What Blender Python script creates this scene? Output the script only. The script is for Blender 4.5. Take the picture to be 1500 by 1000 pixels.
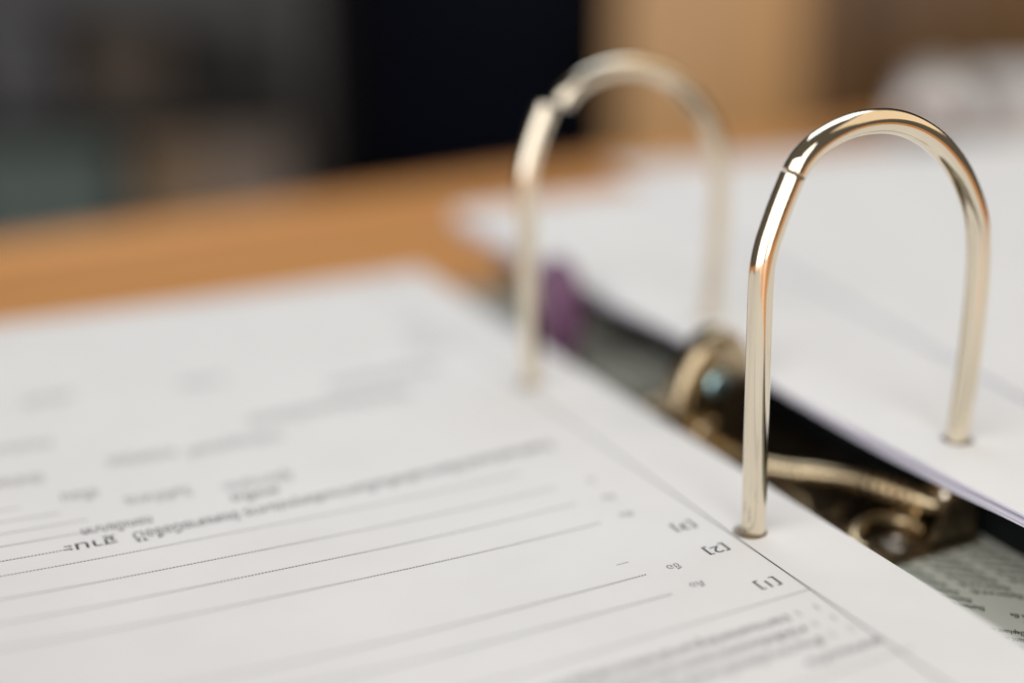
import bpy, bmesh, math, random
from mathutils import Vector, Matrix
random.seed(7)
S = 0.001                                   # everything below is laid out in millimetres
for o in list(bpy.data.objects): bpy.data.objects.remove(o)
scn = bpy.context.scene
COL = scn.collection

# ------------------------------------------------------------------ camera
cd = bpy.data.cameras.new('camera'); cam = bpy.data.objects.new('camera', cd); COL.objects.link(cam)
cam.location = (-126.5*S, -167.2*S, 103.8*S)
cam.rotation_euler = (math.radians(71.39), math.radians(0.4), math.radians(-26.25))
cd.sensor_width = 36; cd.lens = 47.2; cd.clip_start = 0.01; cd.clip_end = 50
cd.dof.use_dof = True; cd.dof.focus_distance = 217.5*S; cd.dof.aperture_fstop = 2.75; cd.dof.aperture_blades = 0
scn.camera = cam

# ------------------------------------------------------------------ light
w = bpy.data.worlds.new('World'); scn.world = w; w.use_nodes = True
w.node_tree.nodes['Background'].inputs[0].default_value = (1.0, 0.88, 0.74, 1)
w.node_tree.nodes['Background'].inputs[1].default_value = 0.12
def area(name, loc, aim, sx, sy, power, col):
    l = bpy.data.lights.new(name, 'AREA'); l.shape = 'RECTANGLE'; l.size = sx*S; l.size_y = sy*S
    l.energy = power; l.color = col
    o = bpy.data.objects.new(name, l); COL.objects.link(o)
    o.location = [c*S for c in loc]
    d = Vector(aim) - Vector(loc); o.rotation_euler = d.to_track_quat('-Z', 'Y').to_euler()
    return o
# a window of two lights behind and to the left of the camera; the gap is its mullion
for az, half, pw in ((203.5, 32, 25), (256, 11.5, 8.3)):
    a = math.radians(az)
    area('window_lamp', (10+1324*math.cos(a), 20+1324*math.sin(a), 600), (10, 20, 40), 2*1324*math.tan(math.radians(half)), 1500, pw, (0.98, 0.98, 0.985))
# an added fill light grading the page and a warm lamp-lit side on the right
area('page_fill_light', (150, 240, 540), (0, 60, 0), 430, 330, 1.35, (0.82, 0.91, 1.0))
area('warm_lamp', (1150, -420, 1050), (0, 40, 30), 2000, 1300, 8.0, (1.0, 0.80, 0.56))
scn.view_settings.view_transform = 'Standard'; scn.view_settings.look = 'None'
scn.view_settings.exposure = -0.10; scn.view_settings.gamma = 1.0
scn.cycles.use_denoising = True
scn.cycles.max_bounces = 10

# ------------------------------------------------------------------ helpers
def add(name, verts, faces, mat, parent=None, smooth=False, scale=True):
    me = bpy.data.meshes.new(name)
    k = S if scale else 1
    me.from_pydata([(v[0]*k, v[1]*k, v[2]*k) for v in verts], [], faces)
    me.validate()
    if smooth:
        for p in me.polygons: p.use_smooth = True
        me.set_sharp_from_angle(angle=math.radians(48))
    if mat: me.materials.append(mat)
    o = bpy.data.objects.new(name, me); COL.objects.link(o)
    if parent: o.parent = parent
    return o
def empty(name, label, cat, group=None, loc=(0, 0, 0), rz=0):
    o = bpy.data.objects.new(name, None); COL.objects.link(o)
    o.location = [c*S for c in loc]; o.rotation_euler = (0, 0, math.radians(rz)); o.empty_display_size = 0.01
    tag(o, label, cat, group); return o
def tag(o, label, cat, group=None):
    o['label'] = label; o['category'] = cat
    if group: o['group'] = group
    return o
def from_bm(name, bm, mat, parent=None, smooth=False):
    me = bpy.data.meshes.new(name); bm.to_mesh(me); bm.free()
    if smooth:
        for p in me.polygons: p.use_smooth = True
        me.set_sharp_from_angle(angle=math.radians(48))
    me.materials.append(mat)
    o = bpy.data.objects.new(name, me); COL.objects.link(o)
    if parent: o.parent = parent
    return o
def box(name, x0, x1, y0, y1, z0, z1, mat, parent=None, bev=1.0, seg=2, rz=0, pivot=None):
    bm = bmesh.new()
    bmesh.ops.create_cube(bm, size=1)
    for v in bm.verts:
        v.co = Vector(((x0+x1)/2+(x1-x0)*v.co.x, (y0+y1)/2+(y1-y0)*v.co.y, (z0+z1)/2+(z1-z0)*v.co.z))*S
    if bev: bmesh.ops.bevel(bm, geom=bm.edges[:], offset=bev*S, segments=seg, profile=0.5, affect='EDGES')
    if rz:
        p = Vector(pivot or ((x0+x1)/2, (y0+y1)/2, 0))*S
        bmesh.ops.rotate(bm, verts=bm.verts, cent=p, matrix=Matrix.Rotation(math.radians(rz), 3, 'Z'))
    return from_bm(name, bm, mat, parent, smooth=bev > 0 and seg > 1)
def catmull(P, n=8):
    P = [Vector(p) for p in P]; Q = [2*P[0]-P[1]] + P + [2*P[-1]-P[-2]]; out = []
    for i in range(1, len(Q)-2):
        a, b, c, d = Q[i-1:i+3]
        for k in range(n):
            t = k/n
            out.append(0.5*((2*b)+(c-a)*t+(2*a-5*b+4*c-d)*t*t+(3*b-a-3*c+d)*t**3))
    return out+[P[-1]]
def tube_data(path, r, segs=20, cap_round=0.0):
    path = [Vector(p) for p in path]; V = []; F = []
    rs = r if isinstance(r, (list, tuple)) else [r]*len(path)
    t0 = (path[1]-path[0]).normalized()
    nrm = t0.orthogonal().normalized(); pt = t0
    for i, p in enumerate(path):
        t = (path[min(i+1, len(path)-1)]-path[max(i-1, 0)]).normalized()
        nrm = pt.rotation_difference(t) @ nrm; nrm = (nrm - t*nrm.dot(t)).normalized(); pt = t
        b = t.cross(nrm)
        for k in range(segs):
            a = 2*math.pi*k/segs
            V.append(p+(nrm*math.cos(a)+b*math.sin(a))*rs[i])
    n = len(path)
    for i in range(n-1):
        for k in range(segs):
            k2 = (k+1) % segs
            F.append((i*segs+k, i*segs+k2, (i+1)*segs+k2, (i+1)*segs+k))
    F.append(tuple(reversed(range(segs)))); F.append(tuple((n-1)*segs+k for k in range(segs)))
    return V, F
def tube(name, path, r, mat, parent=None, segs=20, chamfer=0.0):
    path = [Vector(p) for p in path]
    if chamfer:                                # rounded rims on both ends
        a = (path[0]-path[1]).normalized(); b = (path[-1]-path[-2]).normalized()
        c = chamfer
        path = [path[0], path[0]-a*c*0.3, path[0]-a*c] + path[1:-1] + [path[-1]-b*c, path[-1]-b*c*0.3, path[-1]]
        rs = [r-c, r-c*0.3, r] + [r]*(len(path)-6) + [r, r-c*0.3, r-c]
    else: rs = r
    V, F = tube_data(path, rs, segs)
    o = add(name, V, F, mat, parent, smooth=True)
    for p in o.data.polygons:
        if len(p.vertices) > 4: p.use_smooth = False
    return o

# ------------------------------------------------------------------ materials
def mat(name, base, rough=0.5, metal=0.0, spec=0.5):
    m = bpy.data.materials.new(name); m.use_nodes = True
    b = m.node_tree.nodes['Principled BSDF']
    b.inputs['Base Color'].default_value = (*base, 1); b.inputs['Roughness'].default_value = rough
    b.inputs['Metallic'].default_value = metal; b.inputs['Specular IOR Level'].default_value = spec
    return m, m.node_tree, b
def noise(nt, scale, detail=4, rough=0.6, vec=None):
    t = nt.nodes.new('ShaderNodeTexCoord'); n = nt.nodes.new('ShaderNodeTexNoise')
    n.inputs['Scale'].default_value = scale; n.inputs['Detail'].default_value = detail; n.inputs['Roughness'].default_value = rough
    if vec:
        mp = nt.nodes.new('ShaderNodeMapping'); mp.inputs['Scale'].default_value = vec
        nt.links.new(t.outputs['Object'], mp.inputs[0]); nt.links.new(mp.outputs[0], n.inputs['Vector'])
    else: nt.links.new(t.outputs['Object'], n.inputs['Vector'])
    return n
def ramp(nt, src, stops):
    r = nt.nodes.new('ShaderNodeValToRGB'); nt.links.new(src, r.inputs[0])
    e = r.color_ramp.elements
    while len(e) < len(stops): e.new(0.5)
    for el, (p, c) in zip(e, stops): el.position = p; el.color = (*c, 1)
    return r
def bump(nt, b, src, strength, dist):
    n = nt.nodes.new('ShaderNodeBump'); n.inputs['Strength'].default_value = strength; n.inputs['Distance'].default_value = dist
    nt.links.new(src, n.inputs['Height']); nt.links.new(n.outputs[0], b.inputs['Normal'])
def rough_var(nt, b, src, lo, hi):
    m = nt.nodes.new('ShaderNodeMapRange'); m.inputs['To Min'].default_value = lo; m.inputs['To Max'].default_value = hi
    nt.links.new(src, m.inputs[0]); nt.links.new(m.outputs[0], b.inputs['Roughness'])

def paper_mat(name, c1, c2):
    m, nt, b = mat(name, c1, 0.75, spec=0.25)
    n = noise(nt, 35, 3); r = ramp(nt, n.outputs[0], [(0.35, c1), (0.65, c2)]); nt.links.new(r.outputs[0], b.inputs['Base Color'])
    f = noise(nt, 2600, 3); bump(nt, b, f.outputs[0], 0.25, 0.00004)
    return m
PAPER = paper_mat('white_paper', (0.79, 0.782, 0.775), (0.825, 0.818, 0.81))
PAPER2 = paper_mat('lavender_white_paper', (0.80, 0.775, 0.86), (0.85, 0.83, 0.88))
PAPER4 = paper_mat('dark_lilac_paper', (0.50, 0.47, 0.58), (0.55, 0.52, 0.63))  # darker sheets mixed in so the stacked layers show as lines
PAPER3 = paper_mat('grey_white_paper', (0.72, 0.69, 0.67), (0.77, 0.74, 0.72))
def nickel(name, c, r0, r1, tarnish=0.0):
    m, nt, b = mat(name, c, r0, 1.0)
    n = noise(nt, 500, 4, 0.6, (1, 1, 0.08)); rough_var(nt, b, n.outputs[0], r0, r1)
    f = noise(nt, 160, 3); bump(nt, b, f.outputs[0], 0.04+0.3*tarnish, 0.0003)
    g = noise(nt, 130 if tarnish else 45, 5, 0.65)
    lo = tuple(x*(1-0.62*tarnish-0.05) for x in c)
    r = ramp(nt, g.outputs[0], [(0.36, lo), (0.62, c)]); nt.links.new(r.outputs[0], b.inputs['Base Color'])
    return m
NICKEL = nickel('nickel_plated_wire', (0.85, 0.755, 0.60), 0.03, 0.10)
BRONZE = nickel('yellowed_zinc_plate', (0.40, 0.31, 0.20), 0.25, 0.5, 1.0)
BRASS = nickel('yellowed_nickel', (0.66, 0.52, 0.33), 0.16, 0.36, 0.8)
TEAL_GLINT = nickel('painted_teal_glint', (0.50, 0.72, 0.76), 0.2, 0.35)  # teal base colour paints a blue-green glint onto the roller
STEEL = nickel('dark_steel', (0.32, 0.29, 0.25), 0.25, 0.45)
INK = mat('black_ink', (0.022, 0.022, 0.026), 0.6)[0]
INKL = mat('grey_ink', (0.27, 0.26, 0.26), 0.6)[0]
INKG = mat('green_ink', (0.02, 0.035, 0.004), 0.6)[0]
m, nt, b = mat('grey_liner_paper', (0.36, 0.35, 0.30), 0.6)
n = noise(nt, 60, 4); r = ramp(nt, n.outputs[0], [(0.3, (0.57, 0.575, 0.50)), (0.7, (0.65, 0.655, 0.57))]); nt.links.new(r.outputs[0], b.inputs['Base Color']); LINER = m
m, nt, b = mat('dark_cover_board', (0.05, 0.055, 0.06), 0.5); n = noise(nt, 900, 2); bump(nt, b, n.outputs[0], 0.3, 0.0002); COVER = m
m, nt, b = mat('purple_plastic', (0.15, 0.06, 0.125), 0.4); n = noise(nt, 300, 2); rough_var(nt, b, n.outputs[0], 0.3, 0.45); PURPLE = m
def wood(name, c1, c2, c3, sc=(1, 14, 14), rough=0.4):
    m, nt, b = mat(name, c1, rough)
    n = noise(nt, 6, 6, 0.65, sc); r = ramp(nt, n.outputs[0], [(0.3, c1), (0.5, c2), (0.7, c3)])
    nt.links.new(r.outputs[0], b.inputs['Base Color']); rough_var(nt, b, n.outputs[0], rough-0.08, rough+0.12)
    bump(nt, b, n.outputs[0], 0.15, 0.0006)
    return m
WOOD = wood('orange_table_wood', (0.68, 0.30, 0.09), (0.80, 0.375, 0.13), (0.85, 0.44, 0.17))
TAN = wood('tan_cabinet_wood', (0.52, 0.27, 0.09), (0.63, 0.34, 0.125), (0.72, 0.41, 0.165), (14, 14, 1))
BROWN = wood('brown_cabinet_wood', (0.17, 0.085, 0.03), (0.21, 0.11, 0.042), (0.25, 0.14, 0.06), (14, 14, 1))
DARKW = wood('dark_shelf_wood', (0.012, 0.010, 0.008), (0.018, 0.014, 0.011), (0.026, 0.02, 0.015), (14, 14, 1))
def plain(name, c, rough=0.6, sc=300, spec=0.1):
    m, nt, b = mat(name, c, rough, spec=spec); n = noise(nt, sc, 3); c2 = tuple(x*1.25 for x in c)
    r = ramp(nt, n.outputs[0], [(0.35, c), (0.65, c2)]); nt.links.new(r.outputs[0], b.inputs['Base Color']); return m
NAVY = plain('navy_black_fabric', (0.014, 0.017, 0.032), 0.9)
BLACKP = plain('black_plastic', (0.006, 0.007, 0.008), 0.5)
DARKB = plain('black_brown_card', (0.075, 0.058, 0.045)); GREYB = plain('grey_card', (0.085, 0.084, 0.09)); BROWNB = plain('brown_card', (0.22, 0.15, 0.095)); GREENB = plain('grey_green_card', (0.105, 0.13, 0.12))
WARMB = plain('warm_grey_card', (0.20, 0.155, 0.125))
TEAL = plain('black_teal_paint', (0.016, 0.021, 0.022), 0.5)
FLOORM = plain('dark_floor', (0.03, 0.026, 0.022), 0.5, 8)
WALLM = plain('dim_wall', (0.05, 0.045, 0.04), 0.8, 4)

# ------------------------------------------------------------------ setting and table
o = add('floor', [(-4000, -3000, -760), (5000, -3000, -760), (5000, 5000, -760), (-4000, 5000, -760)], [(0, 1, 2, 3)], FLOORM); o['kind'] = 'structure'

TROT = 6.5
tb = empty('table', 'orange brown wooden table under the open binder', 'table', loc=(0, 343, -760), rz=TROT)
def tbox(name, x0, x1, y0, y1, z0, z1, m, bev=2.0): return box(name, x0, x1, y0, y1, z0+760, z1+760, m, tb, bev)
tbox('tabletop', -750, 750, -900, -22, -38, -14, WOOD, 2.0)
tbox('edge_band', -750, 750, -21.6, 0, -39, -13.6, WOOD, 4.0)
tbox('apron', -690, 690, -80, -60, -110, -38.3, WOOD, 1.5)
for sx in (-690, 640):
    for sy in (-850, -110): tbox('leg', sx, sx+50, sy, sy+50, -760, -38.3, WOOD, 3.0)

# ------------------------------------------------------------------ binder
bd = empty('lever_arch_binder', 'open lever arch binder with two shiny nickel rings standing on table', 'ring binder', loc=(0, 0, -14))
def bz(P): return [(p[0], p[1], p[2]+14) for p in P]                # binder parts are local to its base
def bbox(name, x0, x1, y0, y1, z0, z1, m, parent=bd, bev=0.6): return box(name, x0, x1, y0, y1, z0+14, z1+14, m, parent, bev)
FLZ = -11.0
bbox('front_cover', -306, -17, -128, 191, -14, FLZ-0.4, COVER)
spine = bbox('spine_board', -15.5, 62, -128, 191, -14, FLZ-0.4, COVER)
bbox('back_cover', 63.5, 352, -128, 191, -14, FLZ-0.4, COVER)
liner = bbox('liner', -14.5, 61, -126, 189, FLZ-0.38, FLZ, LINER, spine, 0.0)

# glyphs: Blender's own text engine, turned into flat meshes
_cache = {}
def glyphs(body, res=2, bold=0.0):
    if body in _cache: return _cache[body]
    cu = bpy.data.curves.new('print', 'FONT'); cu.body = body; cu.size = 1.0; cu.resolution_u = res; cu.offset = bold; cu.fill_mode = 'FRONT'
    o = bpy.data.objects.new('print', cu); COL.objects.link(o)
    bpy.context.view_layer.update()
    dg = bpy.context.evaluated_depsgraph_get()
    me = o.evaluated_get(dg).to_mesh()
    V = [(v.co.x, v.co.y) for v in me.vertices]; F = [tuple(p.vertices) for p in me.polygons]
    o.evaluated_get(dg).to_mesh_clear(); bpy.data.objects.remove(o); bpy.data.curves.remove(cu)
    wd = max([v[0] for v in V] or [1])
    _cache[body] = (V, F, wd); return _cache[body]

# printed liner: small green words running diagonally in columns
V = []; F = []
gv, gf, gw = glyphs('Elephant arch file', 1, 0.022)
ds, dc = math.sin(math.radians(41)), math.cos(math.radians(41))
rd = (-dc, ds); up = (-ds, -dc)
size = 8.6/gw
for col in range(-3, 4):
    row = 0; y = -23+3.0*67
    while y > -120:
        row += 1
        x0 = 41.0 + col*8.75; y0 = y
        blk = (y+23.2) % 27.0
        if blk > 20.0: y -= 3.0; continue
        # words under the metal plate are hidden and left out
        cx, cy = x0+rd[0]*4, y0+rd[1]*4
        if 10 < cx < 60 and not (-1 < cy < 80):
            base = len(V)
            for (tx, ty) in gv:
                V.append((x0+rd[0]*tx*size+up[0]*ty*size*1.65, y0+rd[1]*tx*size+up[1]*ty*size*1.65, FLZ+0.05+14))
            F += [tuple(base+i for i in f) for f in gf]
        y -= 3.0
pr = add('printed_words', V, F, INKG, spine); pr['kind'] = 'stuff'; pr['label'] = 'small green words printed in diagonal rows on grey liner'

# ring profile, in the plane across the spine (x, z)
POST = [(1.0, -10), (0.9, 0), (0.7, 10), (0.3, 22), (0.0, 33), (-0.2, 40), (-0.25, 44), (-0.1, 47.2), (0.55, 50.3), (1.55, 53.2), (2.7, 56.2), (4.8, 60.95)]
ARCH = [(4.87, 61.1), (6.2, 63.1), (8.9, 65.3), (12.9, 67.1), (17.2, 68.05), (21.9, 68.1), (26.1, 67.35), (30.1, 65.8), (33.8, 63.6), (37.1, 60.8), (39.8, 57.9), (42.1, 54.6), (43.9, 51.3), (45.1, 48), (46.0, 43.1), (46.4, 38), (46.5, 33.3), (46.5, 27), (46.3, 21), (45.9, 14.5), (45.5, 8), (45.0, 0), (44.3, -3)]
WR = 2.05
def ring_pair(y, swing, ox=0.0, oz=0.0, px0=0.0):
    p = tube('straight_post', bz(catmull([(x+px0, y, z) for x, z in POST], 8)), WR, NICKEL, bd, 40, 0.13)
    # the arch swings about its pivot near the foot of the right leg
    px, pz = 44.0, -5.0; a = math.radians(swing); ca, sa = math.cos(a), math.sin(a)
    Q = []
    for x, z in ARCH:
        dx, dz = x-px, z-pz
        Q.append((px+dx*ca+dz*sa+ox, y, pz-dx*sa+dz*ca+oz))
    tube('ring_arch', bz(catmull(Q, 8)), WR, NICKEL, bd, 40, 0.13)
    tube('post_collar', bz([(1.0+px0, y, -9.8), (1.0+px0, y, -6.5)]), 3.2, BRASS, bd, 24, 0.5)
ring_pair(0, 0.06); ring_pair(81.2, 1.5, 0.8, -0.9, -0.9)

# mechanism: pressed plate, hinge lugs, cross wire with springs, lever
def rounded_plate(name, x0, x1, y0, y1, z0, z1, rad, m, parent, holes=()):
    P = []
    for cx, cy, a0 in ((x1-rad, y1-rad, 0), (x0+rad, y1-rad, 90), (x0+rad, y0+rad, 180), (x1-rad, y0+rad, 270)):
        for k in range(7):
            a = math.radians(a0+15*k); P.append((cx+rad*math.cos(a), cy+rad*math.sin(a)))
    bm = bmesh.new(); vs = [bm.verts.new((x*S, y*S, (z0+14)*S)) for x, y in P]
    f = bm.faces.new(vs); r = bmesh.ops.extrude_face_region(bm, geom=[f])
    bmesh.ops.translate(bm, verts=[v for v in r['geom'] if isinstance(v, bmesh.types.BMVert)], vec=(0, 0, (z1-z0)*S))
    bmesh.ops.recalc_face_normals(bm, faces=bm.faces)
    top = [e for e in bm.edges if all(v.co.z > (z0+z1)/2*S+14*S for v in e.verts)]
    bmesh.ops.bevel(bm, geom=top, offset=0.35*S, segments=2, affect='EDGES')
    return from_bm(name, bm, m, parent)
plate = rounded_plate('base_plate', -8.5, 50.5, -5.2, 85.2, FLZ+0.02, FLZ+1.3, 3.5, BRONZE, bd)
PT = FLZ+1.3
def lathe(name, cx, cy, prof, m, parent, segs=24):
    V = []; F = []
    for r, z in prof:
        for k in range(segs):
            a = 2*math.pi*k/segs; V.append((cx+r*math.cos(a), cy+r*math.sin(a), z+14))
    for i in range(len(prof)-1):
        for k in range(segs):
            k2 = (k+1) % segs; F.append((i*segs+k, i*segs+k2, (i+1)*segs+k2, (i+1)*segs+k))
    F.append(tuple((len(prof)-1)*segs+k for k in range(segs)))
    return add(name, V, F, m, parent, smooth=True)
for cx, cy in ((33, -0.2), (8, -0.5), (33, 80.2), (8, 80.5)):
    lathe('rivet', cx, cy, [(3.0, PT-0.1), (3.0, PT+0.3), (2.6, PT+0.7), (1.6, PT+0.75), (1.3, PT+0.2), (0.3, PT+0.15)], STEEL, plate)
# raised ribs pressed round the rivets
for sy, cy in ((1, 1.2), (-1, 78.8)):
    path = [(33+7.5*math.cos(math.radians(a)), cy+sy*5.0*math.sin(math.radians(a)), PT+0.3+1.5*math.sin(math.radians(max(0, min(180, a))))) for a in range(-20, 201, 10)]
    tube('pressed_rib', bz(path), 1.35, BRASS, plate, 14)
    path = [(14+i*1.6, cy+sy*(9+0.4*i), PT+0.2) for i in range(8)]
    tube('pressed_rib', bz(path), 1.7, BRONZE, plate, 14)
for sy, cy in ((1, 0), (-1, 80)):
    tube('spring_arm', bz(catmull([(16, cy+sy*3, PT+1.0), (19.5, cy+sy*8, PT+2.2), (24, cy+sy*15, PT+3.6), (24.5, cy+sy*24, PT+2.4)], 6)), 1.1, BRONZE, plate, 12)
    lathe('rivet', 24.5, cy+sy*7, [(1.9, PT-0.1), (1.9, PT+0.6), (1.3, PT+1.1), (0.3, PT+1.25)], BRASS, plate)
    slab_y = cy+sy*11.5
    tube('pressed_rib', bz([(27+i*1.1, slab_y+0.5*sy*i, PT+0.3) for i in range(9)]), 1.5, BRONZE, plate, 12)
# hinge lugs beside the arch feet
def slab(name, outline, y0, y1, m, parent, bev=0.4):
    bm = bmesh.new(); vs = [bm.verts.new((x*S, y0*S, (z+14)*S)) for x, z in outline]
    f = bm.faces.new(vs); r = bmesh.ops.extrude_face_region(bm, geom=[f])
    bmesh.ops.translate(bm, verts=[v for v in r['geom'] if isinstance(v, bmesh.types.BMVert)], vec=(0, (y1-y0)*S, 0))
    bmesh.ops.recalc_face_normals(bm, faces=bm.faces)
    if bev: bmesh.ops.bevel(bm, geom=bm.edges[:], offset=bev*S, segments=2, affect='EDGES')
    return from_bm(name, bm, m, parent)
LUG = [(37.5, PT-0.2), (49, PT-0.2), (48.6, -3.5), (47.4, -1.6), (45.2, -0.6), (43, -1.0), (41.2, -2.6), (39, -6.5)]
for y in (2.6, 77.4): slab('hinge_lug', LUG, y-0.7, y+0.7, BRASS, bd)
for y in (-3.4, 83.4): slab('hinge_lug', LUG, y-0.6, y+0.6, BRONZE, bd)
WIRE = [(44.0, -2.6, -4.4), (43.2, 0.6, -4.6), (41.4, 3.4, -4.3), (39.2, 9, -4.0), (36.2, 14.5, -3.7), (31, 20.5, -3.7), (26.5, 25, -3.9), (23.6, 31, -4.2), (22.8, 40, -4.4)]
WIRE = WIRE + [(x, 80-y, z) for x, y, z in reversed(WIRE[:-1])]
cw = tube('cross_wire', bz(catmull(WIRE, 6)), 1.9, BRASS, bd, 24, 0.3)
def coil(name, a, b, n, R, r, m, parent):
    a = Vector(a); b = Vector(b); t = (b-a).normalized(); u = t.orthogonal().normalized(); v = t.cross(u); P = []
    for i in range(n*12+1):
        k = i/(n*12); an = 2*math.pi*n*k
        P.append(a+(b-a)*k+(u*math.cos(an)+v*math.sin(an))*R)
    return tube(name, bz(P), r, m, parent, 8)
coil('spring', (41.2, 4.0, -4.3), (36.4, 14.2, -3.75), 6, 2.35, 0.62, BRASS, cw)
coil('spring', (41.2, 76.0, -4.3), (36.4, 65.8, -3.75), 6, 2.35, 0.62, BRASS, cw)

# lever: two cheeks joined by a rounded bridge, a roller pin and a long rod with a purple grip
lev = bpy.data.objects.new('lever', None); COL.objects.link(lev); lev.parent = bd; lev.empty_display_size = 0.005
CHEEK = [(x+3.2, z) for x, z in [(14.0, PT), (13.2, 0.5), (14.2, 6.5), (16.5, 11.5), (19.6, 15.2), (23.2, 17.0), (26.8, 16.2), (29.2, 12.6), (29.6, 8.0), (28.6, 3.0), (29.0, -4.0), (29.6, PT)]]
for y in (45.2, 53.4): slab('cheek', CHEEK, y-0.7, y+0.7, BRASS, lev)
arc = [(16.7, 2), (17.6, 6.5), (19.9, 11.3), (22.9, 14.9), (26.4, 16.6), (29.8, 15.9)]
V = []; F = []
for (x, z) in [tuple(p)[:3:2] for p in catmull([(x, 0, z) for x, z in arc], 5)]:
    V += [(x, 46.0, z+14), (x, 52.6, z+14)]
for i in range(len(V)//2-1): F.append((2*i, 2*i+1, 2*i+3, 2*i+2))
br = add('bridge', V, F, BRASS, lev, smooth=True)
md = br.modifiers.new('solid', 'SOLIDIFY'); md.thickness = 1.2*S
tube('roller', bz([(23.6, 43.2, 8.2), (23.6, 44.5, 8.2)]), 2.6, TEAL_GLINT, lev, 24, 0.7)
tube('roller', bz([(21.5, 42.6, -2.2), (21.5, 44.5, -2.2)]), 3.4, BRASS, lev, 24, 0.8)
tube('pivot_pin', bz([(25, 42, -5.5), (25, 56, -5.5)]), 1.6, STEEL, lev, 18, 0.4)
tube('lever_rod', bz(catmull([(24, 53, -4.5), (24.2, 64, -7.2), (24.6, 85, -8.6), (25, 105, -8.2), (25.2, 110, -6)], 6)), 1.3, STEEL, lev, 14, 0.3)
GR = []
for k in range(28):
    a = 2*math.pi*k/28; c, s = math.cos(a), math.sin(a)
    GR.append((116.2+8.6*math.copysign(abs(c)**0.7, c), 3.6+13.6*math.copysign(abs(s)**0.75, s)))
bm = bmesh.new(); vs = [bm.verts.new((23.2*S, y*S, (z+14)*S)) for y, z in GR]; f = bm.faces.new(vs)
r = bmesh.ops.extrude_face_region(bm, geom=[f]); bmesh.ops.translate(bm, verts=[v for v in r['geom'] if isinstance(v, bmesh.types.BMVert)], vec=(5*S, 0, 0))
bmesh.ops.recalc_face_normals(bm, faces=bm.faces)
bmesh.ops.bevel(bm, geom=[e for e in bm.edges if abs(e.verts[0].co.x-e.verts[1].co.x) < 1e-7], offset=1.2*S, segments=3, affect='EDGES')
g = from_bm('grip', bm, PURPLE, lev, True); g['label'] = 'purple plastic finger grip at the end of the lever'

# ------------------------------------------------------------------ paper
def lines(a, b, step, keep):
    n = max(1, round((b-a)/step)); L = [a+(b-a)*i/n for i in range(n+1)]
    for k0, k1 in keep: L = [v for v in L if not (k0-1.2 < v < k1+1.2) or v in (a, b)] + [k0, k1]
    return sorted(set(L))
def sheet(name, x0, x1, y0, y1, holes, ztop, zbot, m, parent=None, sx=8, sy=8, hs=3.6, edge=None, smooth=True):
    """a closed sheet or block of paper with punched round holes; ztop/zbot give the two surfaces"""
    xs = lines(x0, x1, sx, [(h[0]-hs, h[0]+hs) for h in holes[:1]]); ys = lines(y0, y1, sy, [(h[1]-hs, h[1]+hs) for h in holes])
    nx, ny = len(xs), len(ys); V = []; F = []; N = nx*ny
    ex = edge or (lambda x, y: x)
    for zf in (ztop, zbot):
        for x in xs:
            for y in ys: xx = ex(x, y); V.append((xx, y, zf(xx, y)))
    skip = {}
    for h in holes:
        i = min(range(nx), key=lambda q: abs(xs[q]-(h[0]-hs))); j = min(range(ny), key=lambda q: abs(ys[q]-(h[1]-hs))); skip[(i, j)] = h
    def id(i, j, lay): return lay*N+i*ny+j
    for i in range(nx-1):
        for j in range(ny-1):
            if (i, j) in skip: continue
            F.append((id(i, j, 0), id(i+1, j, 0), id(i+1, j+1, 0), id(i, j+1, 0)))
            F.append((id(i, j, 1), id(i, j+1, 1), id(i+1, j+1, 1), id(i+1, j, 1)))
    for i in range(nx-1):
        for j, fl in ((0, 0), (ny-1, 1)):
            q = (id(i, j, 0), id(i, j, 1), id(i+1, j, 1), id(i+1, j, 0)); F.append(q if not fl else q[::-1])
    for j in range(ny-1):
        for i, fl in ((0, 1), (nx-1, 0)):
            q = (id(i, j, 0), id(i, j, 1), id(i, j+1, 1), id(i, j+1, 0)); F.append(q if not fl else q[::-1])
    K = 32
    for (i, j), h in skip.items():
        rings = []
        for lay, zf in ((0, ztop), (1, zbot)):
            b0 = len(V)
            for k in range(K):
                a = 2*math.pi*(k+0.5)/K+math.pi/4*0; x = h[0]+h[3]+h[2]*math.cos(a); y = h[1]+h[4]+h[2]*math.sin(a); V.append((x, y, zf(x, y)))
            rings.append(b0)
            cor = [id(i+1, j+1, lay), id(i, j+1, lay), id(i, j, lay), id(i+1, j, lay)]     # at 45, 135, 225, 315 degrees
            for k in range(K):
                mid = 360*(k+1)/K
                c = int(((mid-0.01) % 360)//90)
                t = (b0+k, cor[c], b0+(k+1) % K); F.append(t if lay == 1 else t[::-1])
            for c in range(4):                              # gaps between corner fans, at 0, 90, 180, 270 degrees
                k = (c*K//4-1) % K                          # vertex just before the axis direction
                kk = (k+1) % K
                t = (b0+kk, cor[(c-1) % 4], cor[c]) ; F.append(t if lay == 1 else t[::-1])
        for k in range(K):
            k2 = (k+1) % K; F.append((rings[0]+k, rings[1]+k, rings[1]+k2, rings[0]+k2))
    o = add(name, V, F, m, parent)
    bm = bmesh.new(); bm.from_mesh(o.data); bmesh.ops.recalc_face_normals(bm, faces=bm.faces); bm.to_mesh(o.data); bm.free()
    if smooth:
        for p in o.data.polygons: p.use_smooth = True
        o.data.set_sharp_from_angle(angle=math.radians(40))
    return o

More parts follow.
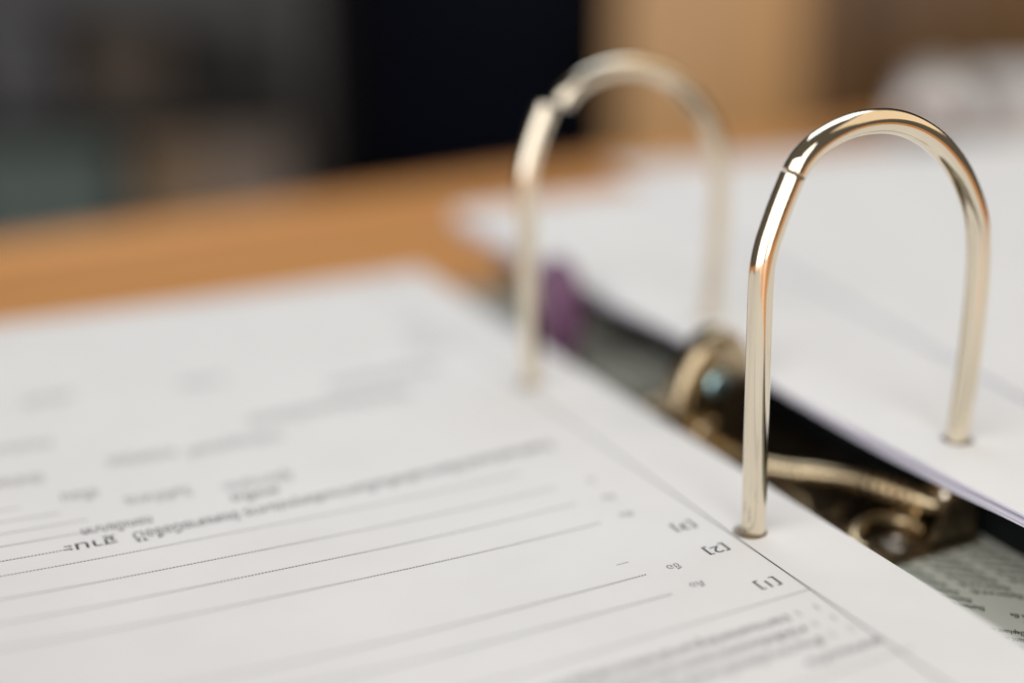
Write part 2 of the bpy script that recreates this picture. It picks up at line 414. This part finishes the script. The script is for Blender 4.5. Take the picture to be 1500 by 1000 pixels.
def zpage(x, y):                                            # the left page swells a little towards its outer side
    s = max(0.0, (-52-x)/62); k = min(1.7, max(0.45, 1+(18-y)/45))
    z = 2.0*s*s*k
    z += 0.12*math.sin(x*0.045+y*0.03)*min(1, abs(x)/25)
    z += 0.16*math.sin(x*0.085+1.1+0.02*y)*math.sin(y*0.05+0.4)*min(1, max(0, (-6-x)/30))
    return z
LH = [(0.75, 0, 2.95, -0.4, 0.2), (0.75, 81.2, 2.75, -1.1, 0.1)]
form = sheet('form_sheet', -196, 14.2, -117, 180, LH, zpage, lambda x, y: zpage(x, y)-0.12, PAPER, None, 5, 6)
tag(form, 'white printed form page with dotted lines, topmost on the left of the rings', 'paper sheet')
stack_l = sheet('paper_stack', -196, 13.9, -117, 179.6, LH, lambda x, y: zpage(x, y)-0.2, lambda x, y: FLZ-0.3, PAPER3, None, 5, 6)
tag(stack_l, 'pile of punched paper directly beneath the printed form page', 'paper stack')

def zright(x, y):
    t = max(0.0, (y-80)/120); u = max(0, (x-60)/180)
    return 8.3 + 1.9*t*t + 0.5*math.sin(x*0.02+0.6)*u + 0.25*math.sin(y*0.035)*min(1, max(0, (x-36)/40)) - 0.9*max(0, (44-x)/9)**2*(1 if y < 40 else 0.6)
def fan(y):                                                 # how far the sheets below hang apart along the edge
    def sm(a, b, v): t = min(1, max(0, (v-a)/(b-a))); return t*t*(3-2*t)
    return 3.3 - 2.1*sm(4, 44, y) + 2.6*sm(70, 170, y) - 0.5*sm(-8, -26, y)
RH = [(45.5, 0, 2.95, 0.2, 0.1), (45.5, 81.2, 2.75, 0.4, 0)]
right = empty('paper_stack', 'thick fanned stack of white sheets to the right of the rings', 'paper stack', loc=(0, 0, 0))
NS = 24
gaps = [0.0]
for i in range(NS-1): gaps.append(gaps[-1]+random.choice((0.6, 0.7, 0.8, 1.0, 1.8, 2.6)))
for i in range(NS):
    k = gaps[i]/gaps[-1]
    ph = random.uniform(0, 6.28); am = random.uniform(0.02, 0.12)*(0 if i == 0 else 1); jx = random.uniform(-0.7, 0.7)*(0 if i == 0 else 1)+0.4*k; jy = random.uniform(-0.8, 0.8)
    def zt(x, y, k=k, ph=ph, am=am): return zright(x, y)-k*fan(y)*(1 if x < 60 else max(0.85, 1-(x-60)/400)) + am*math.sin(y*0.06+ph)*(1-abs(2*k-1))
    sheet('sheet', 35.0+jx, 245+jx, -118+jy, 203+jy, RH, zt, lambda x, y, zt=zt: zt(x, y)-0.075, PAPER if i < 2 else (PAPER4 if i in (5, 10, 11, 17, 21) else random.choice((PAPER2, PAPER2, PAPER))), right, 14, 9)
bun = empty('paper_bundle', 'skewed bundle of white sheets lying on the right stack', 'paper stack', None, (69.5, -2, 0), -9.5)
bw = Matrix.Rotation(math.radians(-9.5), 3, 'Z')
def zlocal(x, y, up):
    p = bw @ Vector((x, y, 0)); X, Y = p.x+69.5, p.y-2
    return zright(min(X, 250), min(Y, 205))+0.2+up
for i in range(6):
    up = 0.04+i*0.15; jx = random.uniform(-0.5, 0.5); ph = random.uniform(0, 6)
    def zt(x, y, up=up, ph=ph): return zlocal(x, y, up+0.05*math.sin(y*0.05+ph)) + 2.4*max(0, (x-20)/190)**1.5
    sheet('sheet', jx, 210+jx, -70+jx, 240+jx, [], zt, lambda x, y, zt=zt: zt(x, y)-0.09, PAPER if i == 5 else PAPER2, bun, 14, 14)
low = box('shade_block', 51.2, 276, -116, 200, FLZ+0.05, 2.6, BLACKP, None, 0.3)  # added block; its black colour supplies the deep shade below the stack
tag(low, 'added black block standing in for deep shade under the fanned right stack', 'shade block')

# ------------------------------------------------------------------ print on the form
def put(name, body, x, y, h, m=INK, slope=0.0, width=None, z=0.05):
    gv, gf, gw = glyphs(body)
    sx = sy = h/0.70
    if width: sx = width/gw
    V = []
    for tx, ty in gv:
        X = x-tx*sx; Y = y-ty*sy + slope*(X-x)
        V.append((X, Y, zpage(X, Y)+z))
    if not V: return
    return add(name, V, gf, m, form)
def rule(name, x0, y0, x1, y1, wd, m, z=0.05):
    n = max(2, int(max(abs(x1-x0), abs(y1-y0))/3)); V = []; F = []
    dx, dy = x1-x0, y1-y0; L = math.hypot(dx, dy); nx, ny = -dy/L*wd/2, dx/L*wd/2
    for i in range(n+1):
        x, y = x0+dx*i/n, y0+dy*i/n
        for s in (1, -1): X, Y = x+nx*s, y+ny*s; V.append((X, Y, zpage(X, Y)+z))
    for i in range(n): F.append((2*i, 2*i+1, 2*i+3, 2*i+2))
    return add(name, V, F, m, form)
def dots(y, xa, xb, slope=0.0, pitch=0.56, d=0.34, m=INK):
    V = []; F = []; x = xa
    while x > xb:
        b0 = len(V); Y = y+slope*(x-xa)
        for k in range(6):
            a = math.pi/3*k; X1 = x+d/2*math.cos(a)*1.15; Y1 = Y+d/2*math.sin(a); V.append((X1, Y1, zpage(X1, Y1)+0.05))
        F.append(tuple(range(b0, b0+6))); x -= pitch
    o = add('dotted_line', V, F, m, form); return o
rule('margin_rule', -3.0, 179, -3.0, -116, 0.26, INK)
rule('cell_rule', -3.2, -20.4, -195, -23.5, 0.17, INKL)
rule('cell_rule', -0.6, -40.6, -195, -43, 0.15, INKL, 0.05)
put('printed_mark', '[1]', -5.4, -15.0, 2.2, INK, 0, 4.3); put('printed_mark', '[2]', -5.9, -1.7, 2.2, INK, 0, 4.5); put('printed_mark', '[3]', -6.1, 7.8, 2.2, INK, 0, 4.5)
put('printed_label', 'คือ', -16.4, -10.2, 1.6, INKL); put('printed_label', 'ชื่อ', -16.6, -3.6, 1.6, INKL)
put('printed_label', '—', -23.5, 0.9, 1.6, INKL)
put('printed_label', 'คือ', -13.6, 16.2, 1.6, INKL); put('printed_label', 'ชื่อ', -13.0, 23.6, 1.6, INKL); put('printed_label', 'ที่', -12.6, 31.6, 1.6, INKL)
for y, xa, sl in ((-11.8, -23.2, 0.0), (-4.6, -23.4, 0.012), (14.6, -20.8, 0.006), (23.2, -21, 0.008), (30.8, -21, 0.0), (39.4, -24, 0.0), (60.0, -104, 0), (65.0, -110, 0)): dots(y, xa, -190, sl)
dots(45.0, -104.8, -190); dots(50.4, -100.5, -190); dots(55.2, -100, -190)
# the small header lines beyond the rule
for i, y in enumerate((-25.0, -28.6, -32.2)):
    dx = 0.3*i
    put('printed_mark', '1', -5.0+dx, y+0.6, 1.7, INKL); put('printed_mark', '1', -8.6+dx, y+0.4, 1.7, INKL)
    put('printed_line', ['รายการแสดงหลักฐานการจ่ายเงินตามสัญญาและเอกสารประกอบการพิจารณา', 'หนังสือรับรองการจดทะเบียนของบริษัทและผู้มีอำนาจลงนามทุกคน', 'สำเนาทะเบียนบ้านและบัตรประจำตัวของผู้กู้และผู้ค้ำประกัน'][i], -11.0+dx, y, 1.9, INK, 0.02, 66)
put('printed_line', 'เอกสารแนบท้าย', -2.6, -36.2, 1.8, INK, 0.02, 14)
# form rows further up the page
put('printed_line', 'ข้าพเจ้าขอรับรองว่าข้อความข้างต้นเป็นความจริงทุกประการ จึงลงลายมือชื่อไว้', -12, 50.4, 3.3, INK, 0.045, 82)
put('printed_line', 'ฐานะ', -96.6, 46.6, 3.0, INK, 0.0, 8.6)
put('printed_line', 'ดอกเบี้ย/บาท', -89.6, 51.9, 3.0, INK, 0.0, 12)
put('printed_line', 'ลงชื่อ', -66, 54.6, 3.2, INK, 0.0, 9); put('printed_line', 'ผู้จัดการสาขา', -62, 60.2, 3.6, INKL, 0, 13)
put('printed_line', 'วันที่ทำการ', -80.5, 62, 4.0, INKL, 0, 12); put('printed_line', 'เดือน', -96, 68, 4.0, INKL, 0, 6.5); put('printed_line', 'ประธานกรรมการ', -104, 79, 4.4, INKL, 0, 17)
put('printed_line', 'หมายเหตุแนบ', -79, 81.5, 4.8, INKL, 0, 13); put('printed_line', 'ตามใบอนุญาตเลขที่', -58, 80, 4.4, INKL, 0, 19)
put('printed_line', 'สำนักงานใหญ่และสาขาทั่วประเทศ', -26, 92, 5.5, INKL, 0.05, 36); put('printed_line', 'ลำดับที่แปด', -100, 96, 3.4, INKL, 0, 12)
put('printed_line', 'เล่มที่', -92, 122, 4.5, INKL, 0, 10); put('printed_line', 'รับเรื่อง', -60, 118, 4.5, INKL, 0, 10)
put('printed_line', 'ใบรับรองการฝากเงิน', -14, 104, 5.0, INKL, 0.05, 26)
for k in range(3): put('printed_line', 'ตรวจสอบแล้ว', -5, 116+9*k, 3.5, INKL, 0, 10-2*k)

# ------------------------------------------------------------------ things beyond the table, far out of focus
CX, CY = -126.5, -167.2; RX, RY = 0.8969, -0.4423; FX, FY = 0.4423, 0.8969
def at(L, D): return (CX+RX*L+FX*D, CY+RY*L+FY*D)
def far(name, label, cat, L, D, z=-760, rz=-26.25, group=None):
    x, y = at(L, D); return empty(name, label, cat, group, (x, y, z), rz)
# wall far behind
o = box('wall', -2600, 2600, 0, 60, 0, 2200, WALLM, None, 0); x, y = at(0, 2700); o.location = (x*S, y*S, -0.762); o.rotation_euler = (0, 0, math.radians(-26.25)); o['kind'] = 'structure'
# chair
ch = far('office_chair', 'dark navy office chair behind the table, blurred', 'office chair', -95, 1900)
def pad(name, x0, x1, y0, y1, z0, z1, m, parent, r): return box(name, x0, x1, y0, y1, z0, z1, m, parent, r, 5)
pad('backrest', -215, 200, -35, 35, 470, 1010, NAVY, ch, 32)
pad('seat', -235, 235, 20, 480, 400, 480, NAVY, ch, 34)
box('back_bar', -28, 28, 37, 55, 380, 800, BLACKP, ch, 3)
box('armrest', -300, -245, 60, 300, 600, 635, BLACKP, ch, 10, 3); box('armrest', 245, 300, 60, 300, 600, 635, BLACKP, ch, 10, 3)
for sx in (-272, 272): box('arm_post', sx-12, sx+12, 150, 190, 420, 599, BLACKP, ch, 3)
V, F = tube_data([(0, 250, 60), (0, 250, 398)], 26, 20); add('column', V, F, BLACKP, ch, True)
for k in range(5):
    a = 2*math.pi*k/5; V, F = tube_data([(0, 250, 75), (280*math.cos(a), 250+280*math.sin(a), 45)], [24, 14], 12); add('foot', V, F, BLACKP, ch, True)
fc = far('filing_cabinet', 'black teal metal filing cabinet between chair and tan cabinet', 'filing cabinet', 190, 2250)
box('body', -230, 230, 0, 600, 0, 1020, TEAL, fc, 4)
for z in (40, 370, 700):
    d = box('drawer', -220, 220, -18, -1, z, z+310, TEAL, fc, 4); box('handle', -60, 60, -34, -19, z+210, z+226, BLACKP, d, 3)
# dark shelf with cartons, left
sh = far('shelf_unit', 'dark wooden shelf unit at the far left behind the table', 'shelf', -505, 1210)
box('back_panel', -330, 330, 190, 200, 0, 1050, DARKW, sh, 0.5)
for x in (-340, 320): box('side_panel', x, x+20, -60, 188, 0, 1050, DARKW, sh, 1)
for z in (60, 330, 545, 672, 1030): box('shelf_board', -319, 319, -60, 188, z, z+16, DARKW, sh, 1)
def carton(label, cat, L, D, wx, dy, z0, hz, m, rz):
    t = far('carton', label, cat, L, D, z0, rz, 'cartons on the dark shelf')
    box('body', -wx/2, wx/2, -dy/2, dy/2, 0, hz*0.8, m, t, 2); box('lid', -wx/2-3, wx/2+3, -dy/2-3, dy/2+3, hz*0.802, hz, m, t, 2)
carton('grey green carton on the lower shelf at the left edge', 'carton', -415, 1205, 130, 120, -199, 95, GREENB, -22)
carton('brown carton in the middle of the lower shelf', 'carton', -300, 1230, 60, 120, -199, 92, BROWNB, -28)
carton('warm grey carton nearest the navy chair', 'carton', -236, 1225, 84, 110, -199, 98, WARMB, -30)
carton('dark grey carton on the upper shelf at the left edge', 'carton', -425, 1220, 62, 120, -72, 78, GREYB, -26)
carton('black brown carton on the upper shelf', 'carton', -340, 1225, 78, 110, -72, 62, DARKB, -20)
# tan cabinet, right of the chair
cb = far('wooden_cabinet', 'tan wooden cabinet behind the nearer ring', 'cabinet', 180, 1180, rz=-36)
box('carcass', -90, 100, 0, 420, 0, 900, BROWN, cb, 2)
box('door', -88, 68, -20, -1, 60, 880, TAN, cb, 2); box('plinth', -85, 95, -8, -1, 0, 56, BROWN, cb, 1)
V, F = tube_data([(38, -21, 500), (38, -36, 500), (38, -46, 500)], [5, 5, 11], 16); add('knob', V, F, BRASS, cb, True)
cc = far('drawer_chest', 'dark brown drawer chest at the top right corner', 'drawer chest', 450, 1330, rz=-30)
box('carcass', -190, 190, 0, 420, 0, 880, BROWN, cc, 2)
for z in (60, 330, 600):
    d = box('drawer', -182, 182, -18, -1, z, z+255, BROWN, cc, 3); V, F = tube_data([(0, -19, z+130), (0, -40, z+130)], [6, 12], 16); add('knob', V, F, BRASS, d, True)
# rolled paper and a pile on the table at the far right
rl = far('paper_roll', 'roll of white paper lying behind the right stack', 'paper roll', 172, 548, -14, -43)
sp = []
V = []; F = []; n = 90
for i in range(n+1):
    a = i/n*2*math.pi*3.2; r = 17.5-4.5*i/n
    for y in (0, 120): V.append((r*math.cos(a), y, 17.6+r*math.sin(a)))
for i in range(n): F.append((2*i, 2*i+1, 2*i+3, 2*i+2))
ro = add('rolled_sheet', V, F, PAPER3, rl, True); md = ro.modifiers.new('solid', 'SOLIDIFY'); md.thickness = 0.5*S
pl = far('document_pile', 'pile of white documents on the table at the right edge', 'paper stack', 300, 540, -14, -12)
for k in range(7):
    box('booklet', -45+random.uniform(-3, 3), 60+random.uniform(-3, 3), random.uniform(-3, 3), 140+random.uniform(-3, 3), k*4.6, k*4.6+4.4, random.choice((PAPER, PAPER3)), pl, 0.4)
